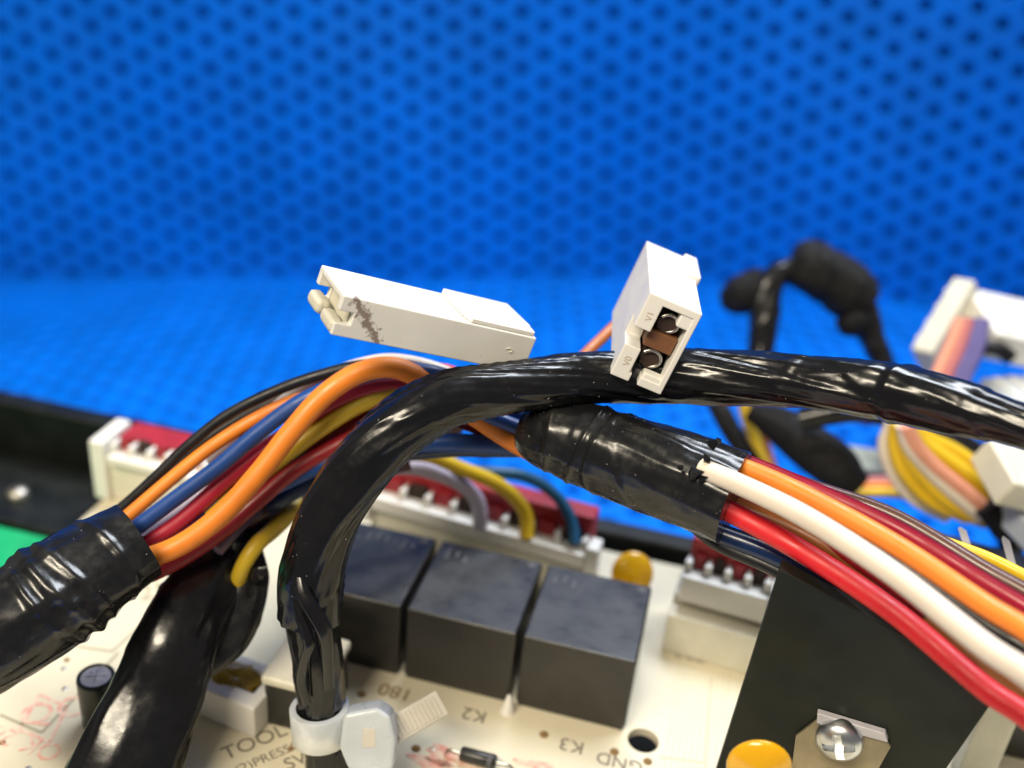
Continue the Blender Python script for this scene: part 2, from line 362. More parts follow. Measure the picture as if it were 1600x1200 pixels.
# ------------------------------------------------------------------ relays
def relay(x0, x1, label, word=None):
    r = thing('relay', label, 'relay', BM @ Matrix.Translation(((x0+x1)/2, .86, 0)), 'black cube relays in a row on the cream board')
    w2 = (x1-x0)/2; bevel(box('case', (-w2, -.64, .05), (w2, .66, 1.0), M_relay, r, 0), .03, 3)
    box('base', (-w2+.02, -.62, .0), (w2-.02, .64, .049), M_relay, r, .005)
    return r
ra = relay(-1.22, 0., 'rightmost black relay, beside the round hole of the cream board')
rb = relay(-2.52, -1.29, 'middle black relay of the row on the cream board')
rc = relay(-3.84, -2.59, 'leftmost black relay, half hidden behind the hanging taped cable')
rnd = random.Random(3)
for r in (ra, rb, rc):
    for k in range(9 if r is rc else 3):      # worn grey print on the relay tops
        x = -.5+k*.11; y0 = .30+rnd.random()*.12; h = .05+rnd.random()*.14
        meshobj('worn_print', [(x, y0, 1.003), (x+.025+rnd.random()*.03, y0+.01, 1.003), (x+.04, y0+h, 1.003), (x+.01, y0+h, 1.003)], [(0, 1, 2, 3)], M_flux, r)
    lathe('moulding_pip', [(.05, 0), (.05, .006), (.03, .012), (0, .012)], M_flux, r, 16, Matrix.Translation((.50, .56, 1.0)))
# a small dab of white on the board between two relays
lathe('solder_cone', [(.08, 0), (.05, .12), (.02, .24), (0, .26)], M_white, pcb, 16, Matrix.Translation((-1.275, .1, 0)))
# ------------------------------------------------------------------ wire headers
def header(u0, v0, u1, v1, top, label, nslot, right_post=True, lowbody=.72, thick=.42, endcap=0, redup=.34):
    a = Bp(u0, v0, top); b = Bp(u1, v1, top); x = Vector((b.x-a.x, b.y-a.y)); L = x.length; ang = math.atan2(x.y, x.x)
    M = BM @ Matrix.Translation((a.x, a.y, 0)) @ Matrix.Rotation(ang, 4, 'Z')
    h = thing('wire_header', label, 'connector', M)
    box('shroud', (0, -.02, 0), (L, thick, top*lowbody), M_cream, h, .03)
    box('housing', (.06, -.13, top*lowbody+.003), (L-.06, .14, top-.04), M_white, h, .02)
    box('red_insert', (.08, .143, top*lowbody+.003), (L-.05, thick+.02, top+redup), M_red, h, .03)
    pitch = (L-.2)/nslot
    for k in range(nslot+1):
        x = .1+k*pitch
        prism('divider', [(x-.045, -.02), (x+.045, -.02), (x+.02, .15), (x-.02, .15)], top-.037, top+.10, M_white, h, .008)
        if k < nslot: box('slot', (x+.06, .08, top-.06), (x+pitch-.06, .1425, top+.16), M_dark if k % 2 else M_red, h, .0)
    if right_post: box('end_post', (L-.055, -.12, top*lowbody-.35), (L+.10, .16, top+.08), M_white, h, .03)
    if nslot == 8: box('end_post', (-.14, -.16, top*lowbody-.2), (.055, .16, top+.16), M_white, h, .03)
    if endcap: box('end_post', (-.22, -.10, 0), (-.003, thick+.02, top+.12), M_white, h, .03)
    return h, M, L
hA, hAM, hAL = header(580, 762, 925, 858, .85, 'long white and red wire header behind the relays with lilac, yellow and teal wires', 8)
hB, hBM, hBL = header(1062, 884, 1212, 925, 1.05, 'short white and red wire header at the corner right of the yellow capacitor', 4, True, .62, .5)
hC, hCM, hCL = header(168, 700, 330, 738, .8, 'cream and red wire header at the far left back edge of the cream board', 5, False, .8, .55, 1, .13)
box('lower_block', (0, -.3, 0), (1.25, -.07, .55), M_cream, hB, .02)
# ------------------------------------------------------------------ small components
def disc_cap(u, v, base_h, rad, label, rot=0, tilt=0):
    p = Bp(u, v, base_h); d = thing('disc_capacitor', label, 'capacitor', BM @ Matrix.Translation((p.x, p.y, 0)) @ Matrix.Rotation(rot, 4, 'Z') @ Matrix.Translation((0, 0, base_h)) @ Matrix.Rotation(tilt, 4, 'X') @ Matrix.Translation((0, 0, -base_h)), 'amber disc capacitors')
    vs = []; fs = []; n, m2 = 28, 14
    for i in range(m2+1):
        t = PI*i/m2
        for k in range(n):
            a = 2*PI*k/n; vs.append((rad*math.sin(t)*math.cos(a), .42*rad*math.cos(t)*(1-.25*abs(math.sin(t))), base_h+rad*math.sin(t)*math.sin(a)*1.05-(.12*rad if math.sin(a) < -.6 else 0)))
    for i in range(m2):
        for k in range(n): fs.append((i*n+k, i*n+(k+1) % n, (i+1)*n+(k+1) % n, (i+1)*n+k))
    meshobj('body', vs, fs, M_amber, d, True)
    for s in (-1, 1):
        tube('lead', [(s*.12, 0, base_h-rad*.8, .02), (s*.13, 0, base_h-rad*1.1, .02), (s*.13, 0, 0, .02)], M_tin, d, .1, 8, world=False)
    return d
disc_cap(988, 896, .62, .26, 'amber disc capacitor behind the rightmost relay', .25, -.45)
disc_cap(1186, 1196, 2.0, .26, 'amber disc capacitor at the bottom edge in front of the dark plate', .1)
e0 = Bp(160, 1128); e = thing('electrolytic_capacitor', 'small black can capacitor standing on the board left of the flat black tape', 'capacitor', BM @ Matrix.Translation((e0.x, e0.y, 0)))
lathe('sleeve', [(.175, 0), (.19, .03), (.19, .60), (.182, .64), (.165, .65), (.152, .64), (.152, .62), (0, .62)], M_caps, e, 40)
lathe('top_foil', [(.150, .621), (.145, .633), (0, .635)], M_foil, e, 36)
for a in (0, PI/2): box('vent_groove', (-.10, -.003, .6352), (.10, .003, .637), M_caps, e, 0).matrix_local = Matrix.Rotation(a+.4, 4, 'Z')
# squat white socket under the flat black tape
s0 = Bp(368, 1108); so = thing('small_socket', 'small white socket with two dark openings beside the flat black tape', 'socket', BM @ Matrix.Translation((s0.x, s0.y, 0)) @ Matrix.Rotation(-.15, 4, 'Z'))
sb = box('housing', (-.5, -.25, 0), (.42, .35, .42), M_white, so, 0)
cut(sb, [(-.28, -.05, .1, -.04, .22, .6), (.04, -.05, .1, .28, .22, .6)]); bevel(sb, .03)
for x in (-.16, .16): box('contact', (x-.10, -.03, .05), (x+.10, .2, .16), M_dark, so, .0)
vs = []; fs = []
g0 = thing('glue_blob', 'lump of amber glue above the small white socket', 'glue', BM @ Matrix.Translation((Bp(350, 1052, .4).x, Bp(350, 1052, .4).y, .3)))
for i in range(13):
    for k in range(22):
        t = PI*i/12; a = 2*PI*k/22; q = Vector((math.sin(t)*math.cos(a), math.sin(t)*math.sin(a), math.cos(t))); r = 1+.55*noise.noise(q*2.2)
        vs.append((q.x*.34*r, q.y*.22*r, q.z*.18*r))
for i in range(12):
    for k in range(22): fs.append((i*22+k, i*22+(k+1) % 22, (i+1)*22+(k+1) % 22, (i+1)*22+k))
meshobj('lump', vs, fs, M_glue, g0, True)
tr = thing('small_transformer', 'cream topped grey component behind the knotted black cable', 'component', BM @ Matrix.Translation((Bp(415, 1130).x, Bp(415, 1130).y, 0)))
box('body', (0, 0, 0), (.62, .75, .56), M_relay, tr, .02); box('cover', (-.03, -.03, .563), (.65, .78, .68), M_cream, tr, .04)
# small dark diode at the lower edge
q = Bp(748, 1193); di = thing('diode', 'dark cylindrical diode at the bottom edge of the board', 'diode', BM @ Matrix.Translation((q.x, q.y, .08)) @ Matrix.Rotation(PI/2, 4, 'Y'))
lathe('body', [(.06, -.2), (.075, -.18), (.075, .16), (.06, .18)], M_relay, di, 20); lathe('cathode_band', [(.077, .09), (.077, .14)], M_flux, di, 20)
for z in (-1, 1): tube('lead', [(0, 0, z*.18, .018), (0, 0, z*.32, .018), (.05, 0, z*.36, .018)], M_tin, di, .1, 8, world=False)
# ------------------------------------------------------------------ dark upright plate with bracket and screw
bw = BM.to_3x3(); rw = (bw @ Vector((1, 0, 0))).normalized(); dw = (bw @ Vector((0, 1, 0))).normalized(); uw = (bw @ Vector((0, 0, 1))).normalized()
pb = Bp(1088, 1300); p0 = BM @ Vector((pb.x, pb.y, 0))
ax = (rw*.985-dw*.10).normalized(); nz = ax.cross(uw).normalized()    # faces the viewer
PM = Matrix(((ax.x, uw.x, nz.x, p0.x), (ax.y, uw.y, nz.y, p0.y), (ax.z, uw.z, nz.z, p0.z), (0, 0, 0, 1)))
PMI = PM.inverted()
def Q(u, v, off=0): return (PMI @ onplane(u, v, p0+nz*off, nz))
plt = thing('upright_plate', 'dark green black upright plate at lower right behind the coloured wires', 'heat sink', PM)
prism('plate', [tuple(Q(*c)[:2]) for c in ((1218, 890), (1568, 1074), (1548, 1102), (1478, 1203), (1420, 1300), (1088, 1300))][::-1], -.16, 0, M_plate, plt, .012)
prism('bracket', [tuple(Q(*c)[:2]) for c in ((1276, 1122), (1384, 1150), (1392, 1163), (1368, 1206), (1330, 1240), (1235, 1215), (1244, 1146))][::-1], .003, .04, mat('tarnished_plating', (.42, .36, .24), .45, .5, metal=.5, var=.35, vscale=3), plt, .008)
M_bright = mat('dull_zinc_plating', (.62, .61, .66), .5, .5, metal=.25, var=.2, vscale=4)
prism('bracket_flange', [tuple(Q(*c)[:2]) for c in ((1278, 1106), (1384, 1138), (1388, 1152), (1277, 1122))][::-1], .002, .07, M_bright, plt, .01)
sc = Q(1311, 1160, .12); SM = Matrix.Translation((sc.x, sc.y, .042))
hd = lathe('screw', [(.20, 0), (.205, .02), (.203, .07), (.18, .115), (.12, .15), (.06, .16), (0, .163)], mat('screw_zinc', (.66, .68, .70), .3, .5, metal=1, bump=.15, bscale=10, bdist=.01), plt, 48, SM)
# phillips recess cut into the head
cb = bmesh.new(); boxbm(cb, -.135, -.036, .05, .135, .036, .5); boxbm(cb, -.0361, -.1349, .0501, .0361, .1349, .5001); bmesh.ops.recalc_face_normals(cb, faces=cb.faces)
cm = bpy.data.meshes.new('c'); cb.to_mesh(cm); cb.free(); co = bpy.data.objects.new('cutter', cm); COL.objects.link(co); co.matrix_world = PM @ SM @ Matrix.Rotation(.35, 4, 'Z')
md = hd.modifiers.new('b', 'BOOLEAN'); md.object = co; md.solver = 'EXACT'; md.use_self = True
bpy.context.view_layer.update(); nm = bpy.data.meshes.new_from_object(hd.evaluated_get(bpy.context.evaluated_depsgraph_get())); hd.modifiers.clear(); hd.data = nm; bpy.data.objects.remove(co)
hd.data.set_sharp_from_angle(angle=math.radians(40))
# things at the right of the plate
q = Bp(1535, 1215); bx = thing('black_component', 'black box component at the lower right corner', 'component', BM @ Matrix.Translation((q.x, q.y+.4, 0)))
box('body', (-.05, 0, 0), (2.4, 1.1, .85), M_relay, bx, .03)
q = Bp(1530, 1140, .9); cc = thing('cream_terminal', 'cream block just under the red wire at the lower right corner', 'connector', BM @ Matrix.Translation((q.x+.02, q.y+.15, 0)))
box('body', (0, 0, 0), (.36, .3, 1.12), M_cream, cc, .03)
for i, (u0, v0, u1, v1) in enumerate(((1497, 826, 1520, 900), (1565, 842, 1590, 940))):
    d = 9.9; a = P(u0, v0, d); b = P(u1, v1, d); ex = (P(u0+13, v0+3, d)-a); ez = (P(u0, v0, d+.05)-a)
    t = thing('pin_terminal', ('left' if i == 0 else 'right')+' of the two flat silver pins standing behind the yellow and brown wires', 'terminal', Matrix.Translation(b))
    vs = [a-b, a+ex*.3-(b-a)*.06-b, a+ex-b+Vector((0, 0, 0)), ex, Vector((0, 0, 0))]
    vs += [v+ez for v in vs]; n = 5
    meshobj('blade', vs, [(0, 1, 2, 3, 4), (9, 8, 7, 6, 5)]+[(k, (k+1) % n, n+(k+1) % n, n+k) for k in range(n)], M_bright, t)
    base = bmesh.new(); boxbm(base, -.06, -.02, -1.1, .22, .2, -.02); bevel(bmobj('base', base, M_cream, t), .02)
# ------------------------------------------------------------------ the two white connectors in focus
C1 = frame(((.83660478, .1612569, .52353476), (.40984399, .44987789, -.79349719), (-.36348361, .87841112, .31027982)), (-1.67468638, -1.05132168, 9.00004901))
L1, W1, H1 = 1.93, .71, .366
c1 = thing('plug_housing', 'white plug housing with brown grime marks lying left on the black taped cable', 'connector', C1)
M_soil = soiled_white('soiled_ivory_nylon', (.13, .71, .03), (.42, .71, .34), .10)
hb = box('housing', (0, 0, 0), (L1, W1, H1), M_soil, c1, 0)
cut(hb, [(-.2, .07, .055, .62, .63, H1-.06), (-.2, .26, H1-.12, .12, .50, H1+.1), (-.1, -.1, .17, .13, .12, .27), (-.1, .60, .14, .14, .8, .25)])
bevel(hb, .014, 2)
rk = prism('latch_ramp', [(0, 0), (.72, 0), (.72, .54), (0, .54)], -.055, .0, M_soil, c1, .012); rk.matrix_local = Matrix.Translation((1.195, .02, -.002))
prism('latch_lip', [(.0, .0), (.72, 0), (.70, .13), (.03, .13)], -.045, -.0, M_soil, c1, .01).matrix_local = Matrix.Translation((1.20, .563, -.002))
box('corner_foot', (-.03, .38, .235), (.10, .700, .362), M_cream, c1, .05)
box('corner_foot', (-.05, .01, .215), (.09, .33, .355), M_cream, c1, .055)
box('inner_wall', (.14, .09, .07), (.165, .60, .29), M_cream, c1, .005)
tube('mould_mark', [(1.66, W1+.002, .16, .006), (1.70, W1+.002, .15, .006), (1.73, W1+.002, .17, .006), (1.70, W1+.002, .19, .006)], M_cream, c1, .02, 6, world=False)
C2 = frame(((.92117972, .38331258, .06707746), (-.37586423, .83180419, .40844568), (.10076705, -.40146389, .91031464)), (1.18979158, -.78715185, 8.79997329))
W2, H2, D2 = .495, .84, 1.62
c2 = thing('socket_housing', 'white socket housing standing upright on the black taped cable, open end facing front', 'connector', C2)
M_soil2 = soiled_white('ivory_nylon_brown_code', (.06, .25, 0), (.09, .30, 0), .05)
hb = box('housing', (0, 0, 0), (W2, H2, D2), M_white, c2, 0)
cut(hb, [(.155, .075, -.2, .44, .755, 1.1), (-.1, .335, -.2, .2, .515, .30), (.18, .70, -.2, .26, .90, .22)])
bevel(hb, .018, 3)
box('corner_block', (.33, .055, .012), (.475, .20, .14), M_white, c2, .02); box('corner_block', (.27, .70, .012), (.475, .82, .14), M_white, c2, .02)
box('latch', (W2-.10, -.045, .95), (W2+.04, .10, D2-.02), M_white, c2, .02)
box('divider_wall', (.16, .335, .10), (.43, .50, .62), mat('inner_brown_nylon', (.20, .085, .035), .5, .4, var=.3), c2, .01)
def curl(y, s):
    pts = []
    for k in range(15):
        a = -2.6+k*5.0/14; pts.append((.285+.095*math.cos(a*s), y+.085*math.sin(a), .10+.004*k, .016))
    t = tube('terminal', pts, M_tin, c2, .02, 8, world=False)
    lathe('barrel', [(.095, .0), (.095, .45), (.085, .45), (.085, .02), (0, .5)], M_dark, c2, 24, Matrix.Translation((.285, y, .13)))
curl(.235, 1); curl(.60, 1)
M_faint = mat('faint_brown_mark', (.50, .40, .30), .7, .2)
text('V1', 0, 0, .085, 0, M_faint, name='lettering', parent=c2, Ml=Matrix.Translation((.09, .20, -.003)) @ Matrix.Rotation(-PI/2-.1, 4, 'Z') @ Matrix.Rotation(PI, 4, 'X'))
text('V0', 0, 0, .085, 0, M_faint, name='lettering', parent=c2, Ml=Matrix.Translation((.09, .66, -.003)) @ Matrix.Rotation(-PI/2-.1, 4, 'Z') @ Matrix.Rotation(PI, 4, 'X'))
ow = thing('lead_wire', 'thin orange brown wire leaving the back of the upright white socket', 'wire', Matrix.Translation(P(965, 500, 10)))
tube('insulation', px([(1030, 440, 11.4), (975, 495, 11.2), (942, 527, 11), (912, 556, 10.8), (880, 590, 10.6)], 9), wiremat('rust', (.42, .13, .03)), ow, .05, 14)
# ------------------------------------------------------------------ long black taped cable across the picture
A = thing('taped_cable', 'long glossy black taped cable arching over everything and hanging into a cable tie', 'cable', Matrix.Translation(P(1000, 590, 9.2)))
pa = [(1760, 715, 7.7, 36), (1600, 666, 8.1, 33), (1540, 648, 8.25, 36), (1500, 638, 8.4, 39), (1400, 615, 8.7, 41), (1300, 602, 8.95, 36), (1200, 593, 9.25, 33), (1100, 588, 9.45, 34), (1020, 589, 9.52, 34), (930, 589, 9.5, 32),
      (850, 598, 9.4, 32), (770, 609, 9.3, 32), (700, 624, 9.2, 35), (625, 670, 9.1, 38), (560, 736, 9.1, 38), (512, 813, 9.15, 36), (488, 895, 9.3, 38), (485, 960, 9.45, 40)]
tube('tape', px(pa), M_tape, A, .02, 72, crease(.05, 1.2, 4, .7, .075, spiral=2.1, sh=.05, rings=[(.118, .02, -.10), (.205, .05, .08), (.222, .03, -.05), (.31, .02, -.035), (.46, .015, -.03)], seed=2, streak=.09, stw=.7, wr=.03, wsc=3), cap=False)
pl = [(485, 945, 9.47, 40.5), (490, 985, 9.55, 40), (497, 1030, 9.65, 40), (500, 1080, 9.8, 36), (503, 1130, 9.9, 35), (512, 1180, 10.0, 37), (520, 1260, 10.2, 38)]
tube('lower_tape', px(pl), M_tape, A, .02, 64, crease(.08, 1.6, 3, 1.0, .12, seed=8, streak=.06), cap=False)
tube('tape_fold', px([(468, 890, 9.05, 8), (474, 925, 9.0, 11), (490, 955, 9.0, 12), (506, 985, 9.05, 13), (512, 1030, 9.2, 11), (514, 1075, 9.4, 9)]), M_tape, A, .02, 20, crease(.15, 3, seed=4), flat=.5)
tube('tape_fold', px([(462, 910, 9.1, 6), (468, 955, 9.1, 9), (480, 985, 9.1, 10), (484, 1005, 9.1, 9), (474, 1035, 9.2, 8), (470, 1065, 9.35, 8), (480, 1100, 9.5, 7)]), M_tape, A, .02, 20, crease(.15, 3, seed=6), flat=.5)
def specks(tubeobj, parent, n, seed, size=.006):
    # lint and dust lying on the side that faces up or towards the viewer
    rn = random.Random(seed); me = tubeobj.data; vs = []; fs = []; v = me.vertices; c = 0
    cam_p = Vector((0, 0, CAMH))-parent.matrix_world.translation
    while c < n:
        q = v[rn.randrange(len(v))]
        if q.normal.dot((cam_p-q.co).normalized()) < .15: continue
        m = size*rn.uniform(.5, 1.3); b = len(vs); p = q.co+q.normal*m*.3
        t1 = q.normal.orthogonal().normalized(); t2 = q.normal.cross(t1); a = rn.uniform(0, 6.28); e1 = t1*math.cos(a)+t2*math.sin(a); e2 = q.normal.cross(e1); l = rn.choice((1, 1, 1, 2.5))
        vs += [p+e1*m*l, p-e1*m*l+e2*m*.6, p-e2*m, p+q.normal*m*.7]; fs += [(b, b+1, b+3), (b+1, b+2, b+3), (b+2, b, b+3), (b, b+2, b+1)]; c += 1
    return meshobj('dust', vs, fs, M_lint, parent, stuff=True)
M_lint = mat('pale_lint', (.55, .54, .50), .8, .2)
specks(bpy.data.objects['tape'], A, 70, 1, .004)
# cable tie
T = thing('cable_tie', 'milky nylon cable tie cinched round the hanging black cable at the bottom', 'cable tie', Matrix.Translation(P(500, 1120, 9.8)))
ca = P(497, 1095, 9.83)-P(500, 1120, 9.8); axw = (P(499, 1090, 9.8)-P(503, 1145, 9.95)).normalized()
def ring(name, c, ax, r0, r1, wd, m, par, tilt=0, seg=64, teeth=0):
    ax = ax.normalized(); x = ax.cross(Vector((0, 1, 0))).normalized(); y = ax.cross(x); vs = []; fs = []
    off = par.matrix_world.translation
    prof = [(r0, -wd/2), (r1-.01, -wd/2), (r1, -wd/2+.012), (r1, wd/2-.012), (r1-.01, wd/2), (r0, wd/2)]
    for k in range(seg):
        a = 2*PI*k/seg
        for r, h in prof: vs.append(c-off+(x*math.cos(a)+y*math.sin(a))*(r+(.008*((k % 2)) if teeth and r == r1 else 0))+ax*(h+tilt*math.cos(a)))
    n = len(prof)
    for k in range(seg):
        for i in range(n): k2 = (k+1) % seg; fs.append((k*n+i, k*n+(i+1) % n, k2*n+(i+1) % n, k2*n+i))
    return meshobj(name, vs, fs, m, par, True)
o = ring('band', P(501, 1127, 9.88), axw, .225, .285, .36, M_nylon, T); o.data.set_sharp_from_angle(angle=math.radians(40))
hx = (P(620, 1140, 9.6)-P(540, 1140, 9.6)).normalized(); hy = (P(580, 1180, 9.6)-P(580, 1110, 9.6)).normalized(); hz = hx.cross(hy)
HM = Matrix(((hx.x, hy.x, hz.x, 0), (hx.y, hy.y, hz.y, 0), (hx.z, hy.z, hz.z, 0), (0, 0, 0, 1)))
hl = P(580, 1144, 9.75)-P(500, 1120, 9.8)
kb = prism('head', [(-.24, -.22), (.08, -.28), (.20, -.20), (.25, .02), (.23, .30), (.05, .42), (-.20, .30), (-.28, .1)], -.16, .16, M_nylon, T, .045); kb.matrix_local = Matrix.Translation(hl) @ HM
sl = box('ratchet_slot', (-.06, -.09, -.163), (.06, .09, -.15), M_tail, T, .004); sl.matrix_local = Matrix.Translation(hl) @ HM
t0 = P(600, 1150, 9.85); t1 = P(690, 1098, 10.15); tx = (t1-t0).normalized(); ty = ((P(640, 1160, 9.9)-P(630, 1120, 10.0))).normalized(); tz = tx.cross(ty).normalized(); ty = tz.cross(tx)
TM = Matrix(((tx.x, ty.x, tz.x, t0.x), (tx.y, ty.y, tz.y, t0.y), (tx.z, ty.z, tz.z, t0.z), (0, 0, 0, 1)))
off = Matrix.Translation(-T.matrix_world.translation)
tl = (t1-t0).length
prism('tail', [(-.1, -.13), (tl, -.13), (tl, .13), (-.1, .13)], -.04, .03, M_tail, T, .01).matrix_local = off @ TM
for k in range(13):
    x = .02+k*(tl-.06)/13
    box('ridge', (x, -.10, -.058), (x+.022, .10, -.0405), M_tail, T, .003).matrix_local = off @ TM
# ------------------------------------------------------------------ the main multicolour harness: two sleeves and many wires
Hn = thing('wire_harness', 'thick bundle of coloured wires held by two black tape sleeves', 'wiring harness', Matrix.Translation(P(600, 640, 10)))
# left sleeve
slv0 = tube('tape_sleeve', px([(-130, 1045, 8.6, 88), (-40, 1010, 8.8, 84), (40, 963, 9.0, 80), (100, 920, 9.15, 78), (150, 888, 9.3, 72), (218, 845, 9.5, 63)]), M_tape2, Hn, .025, 84,
     crease(.07, 2, rings=[(.56, .045, .07), (.63, .05, .10), (.69, .03, .05), (.84, .03, .05)], seed=3, wr=.03, wsc=2.5, streak=.03, stw=.3, spiral=1.3, sh=.03), label='left black tape sleeve with raised rings')
# middle sleeve
slv = tube('tape_sleeve', px([(826, 666, 9.75, 40), (842, 672, 9.7, 50), (880, 684, 9.6, 59), (930, 700, 9.5, 62), (1000, 724, 9.3, 65), (1070, 750, 9.1, 68), (1147, 779, 8.93, 71)]), M_tape2, Hn, .02, 90,
     crease(.05, 2, rings=[(.12, .03, .05), (.20, .02, -.03), (.30, .025, .05), (.42, .03, .04)], seed=13, wr=.035, wsc=2.5, streak=.035, stw=.25, spiral=1.2, sh=.03), label='right black tape sleeve with a torn end')
specks(slv, Hn, 45, 3, .004); specks(slv0, Hn, 25, 4, .004)
rnd = random.Random(5)
for (u, v, s) in ((1112, 694, 8), (1088, 738, 12), (1098, 748, 9), (1122, 690, 6), (1062, 733, 7), (1105, 716, 8), (1092, 682, 4)):
    vs = []
    off = P(u, v, 8.62)-Hn.matrix_world.translation
    for k in range(12): vs.append(off+Vector((rnd.uniform(-1, 1), rnd.uniform(-1, 1), rnd.uniform(-1, 1)))*s/FPX*8.7)
    bm = bmesh.new()
    for q in vs: bm.verts.new(q)
    bmesh.ops.convex_hull(bm, input=bm.verts); bmobj('torn_tape', bm, M_tape, Hn)
CR = False
def wire(colour, pts, r=None, d=None, seg=18, parent=Hn, name='wire', lab=None):
    if d is not None:
        cl = [0]
        for p, q in zip(pts[:-1], pts[1:]): cl.append(cl[-1]+math.hypot(q[0]-p[0], q[1]-p[1]))
        pts = [(*p[:2], d[0]+(d[1]-d[0])*c/cl[-1], *p[2:]) for p, c in zip(pts, cl)]
    if CR:   # the same true thickness all along, so it looks wider where it comes nearer
        d0 = pts[0][2]; pts = [(u, v, dd, r*d0/dd) for u, v, dd in pts]
    return tube(name, px(pts, r), W[colour], parent, .06, seg, label=lab)
# right-hand wires (nearest the lens at the right edge)
dr = (8.95, 6.9)
CR = True
wire('crimson', [(1122, 706), (1150, 716), (1225, 745), (1395, 822), (1545, 913), (1600, 946), (1720, 1022)], 12, (9.2, 7.6), lab='dark red wire above the orange one')
wire('orange', [(1122, 714), (1150, 726), (1225, 758), (1395, 849), (1545, 949), (1600, 982), (1700, 1055)], 15, (9.0, 6.8), lab='orange wire between dark red and white')
wire('white', [(1095, 732), (1140, 750), (1250, 803), (1395, 896), (1545, 1014), (1600, 1050), (1700, 1130)], 16.5, (8.7, 6.3), lab='white wire pushed out through the torn sleeve end')
wire('red', [(1118, 788), (1140, 799), (1250, 860), (1395, 955), (1545, 1080), (1600, 1116), (1700, 1195)], 17, (8.95, 7.2), lab='bright red wire, frontmost')
wire('ochre', [(1110, 765), (1140, 785), (1250, 832), (1370, 905), (1500, 1002), (1640, 1110)], 14, (9.3, 8.0), lab='brown orange wire between white and red')
wire('darkred', [(1110, 755), (1150, 772), (1250, 825), (1370, 898), (1450, 955)], 12, (9.4, 8.4), lab='dark red wire tucked under the white one')
wire('navy', [(1090, 815), (1120, 832), (1200, 862), (1300, 912), (1400, 972), (1520, 1050)], 17, (9.2, 8.3), lab='navy wire below the red one')
wire('black', [(1090, 825), (1120, 848), (1200, 884), (1300, 934), (1400, 990), (1480, 1040)], 12, (9.2, 8.5), lab='black wire lowest of the right bundle')
wire('black', [(1110, 733), (1250, 785), (1395, 872), (1545, 980), (1600, 1012), (1700, 1085)], 16, (9.5, 7.9), lab='black wire showing between white and orange')
wire('black', [(1110, 743), (1250, 820), (1395, 925), (1500, 1000), (1600, 1085), (1700, 1160)], 16, (9.6, 7.9), lab='black wire showing between white and red')
wire('brown', [(1125, 712), (1180, 732), (1280, 765), (1395, 806), (1545, 894), (1600, 924), (1700, 985)], 12, (9.6, 7.9), lab='brown wire along the top of the right bundle')
wire('yellow', [(1290, 790), (1400, 822), (1490, 852), (1545, 872), (1600, 899), (1700, 950)], 9, (9.6, 8.5), lab='yellow wire beyond the brown one')
CR = False
# left-hand wires, from the left sleeve over the hump and down into the right sleeve
wire('black', [(150, 825), (197, 788), (245, 744), (288, 702), (353, 650), (437, 608), (500, 586), (570, 570), (640, 572), (720, 600), (800, 650), (850, 672)], 9, (10.1, 10.0), lab='black wire outermost at the top left')
wire('black', [(150, 835), (205, 792), (255, 748), (300, 705), (360, 662), (437, 622), (500, 600), (560, 590)], 7, (10.3, 10.4), lab='second black wire beside the outermost one')
wire('orange', [(160, 840), (205, 802), (266, 750), (328, 700), (390, 660), (450, 630), (520, 612), (600, 606), (680, 625), (760, 650), (850, 685)], 11, (9.9, 10.5), lab='thin orange wire on the outside of the hump')
wire('white', [(330, 725), (400, 665), (450, 622), (505, 590), (560, 570), (610, 562), (680, 575), (750, 610), (840, 662)], 10, (10.3, 10.1), lab='pinkish white wire cresting the hump')
wire('blue', [(160, 865), (222, 818), (281, 774), (344, 727), (406, 674), (470, 628), (540, 596), (600, 580), (670, 582), (740, 606), (800, 640), (850, 672)], 13, (9.8, 9.9), lab='blue wire next to the thin orange one')
wire('black', [(380, 690), (440, 645), (510, 608), (570, 592), (640, 588), (700, 600), (780, 640), (850, 680)], 11, (10.2, 10.3), lab='black wire shaded behind the blue one')
wire('lilac', [(160, 880), (222, 840), (266, 808), (328, 760), (390, 712), (450, 680), (520, 660)], 13, (9.9, 10.6), lab='lilac wire low in the left bundle')
wire('crimson', [(165, 890), (228, 850), (281, 815), (359, 745), (437, 686), (500, 640), (560, 612), (620, 600), (680, 612), (760, 640), (850, 690)], 13, (9.85, 10.3), lab='crimson wire beneath the large orange one')
wire('crimson', [(180, 880), (250, 845), (320, 790), (400, 725), (480, 665), (545, 625), (600, 612), (660, 622), (740, 650)], 12, (10.1, 10.5), lab='second crimson wire deep in the hump')
wire('orange', [(150, 905), (190, 888), (232, 872), (281, 852), (344, 806), (406, 738), (456, 674), (510, 615), (565, 581), (611, 574), (645, 585), (680, 610), (740, 648), (800, 688), (850, 715)], 17, (9.5, 9.95), lab='large orange wire in front of the hump')
wire('darkred', [(150, 925), (222, 903), (280, 875), (340, 835), (400, 785), (460, 735), (540, 690), (620, 655), (700, 640), (780, 655), (850, 690)], 13, (9.75, 10.5), lab='dark red wire lowest in the left bundle')
wire('olive', [(330, 810), (384, 762), (437, 718), (500, 670), (571, 628), (637, 609), (690, 612), (760, 640), (850, 690)], 14, (10.0, 10.3), lab='yellow wire below the large orange one')
wire('blue', [(290, 835), (330, 800), (375, 782), (430, 758), (500, 726), (590, 700), (680, 692), (760, 694), (830, 700), (860, 705)], 15, (10.2, 10.2), lab='lower blue wire passing behind the hanging cable')
wire('blue', [(640, 610), (700, 628), (760, 648), (820, 672), (860, 690)], 12, (9.9, 9.75), lab='blue wire entering the right sleeve')
wire('navy', [(420, 790), (500, 745), (600, 712), (700, 700), (780, 700), (850, 700)], 15, (10.5, 10.2), lab='navy wire under the hump')
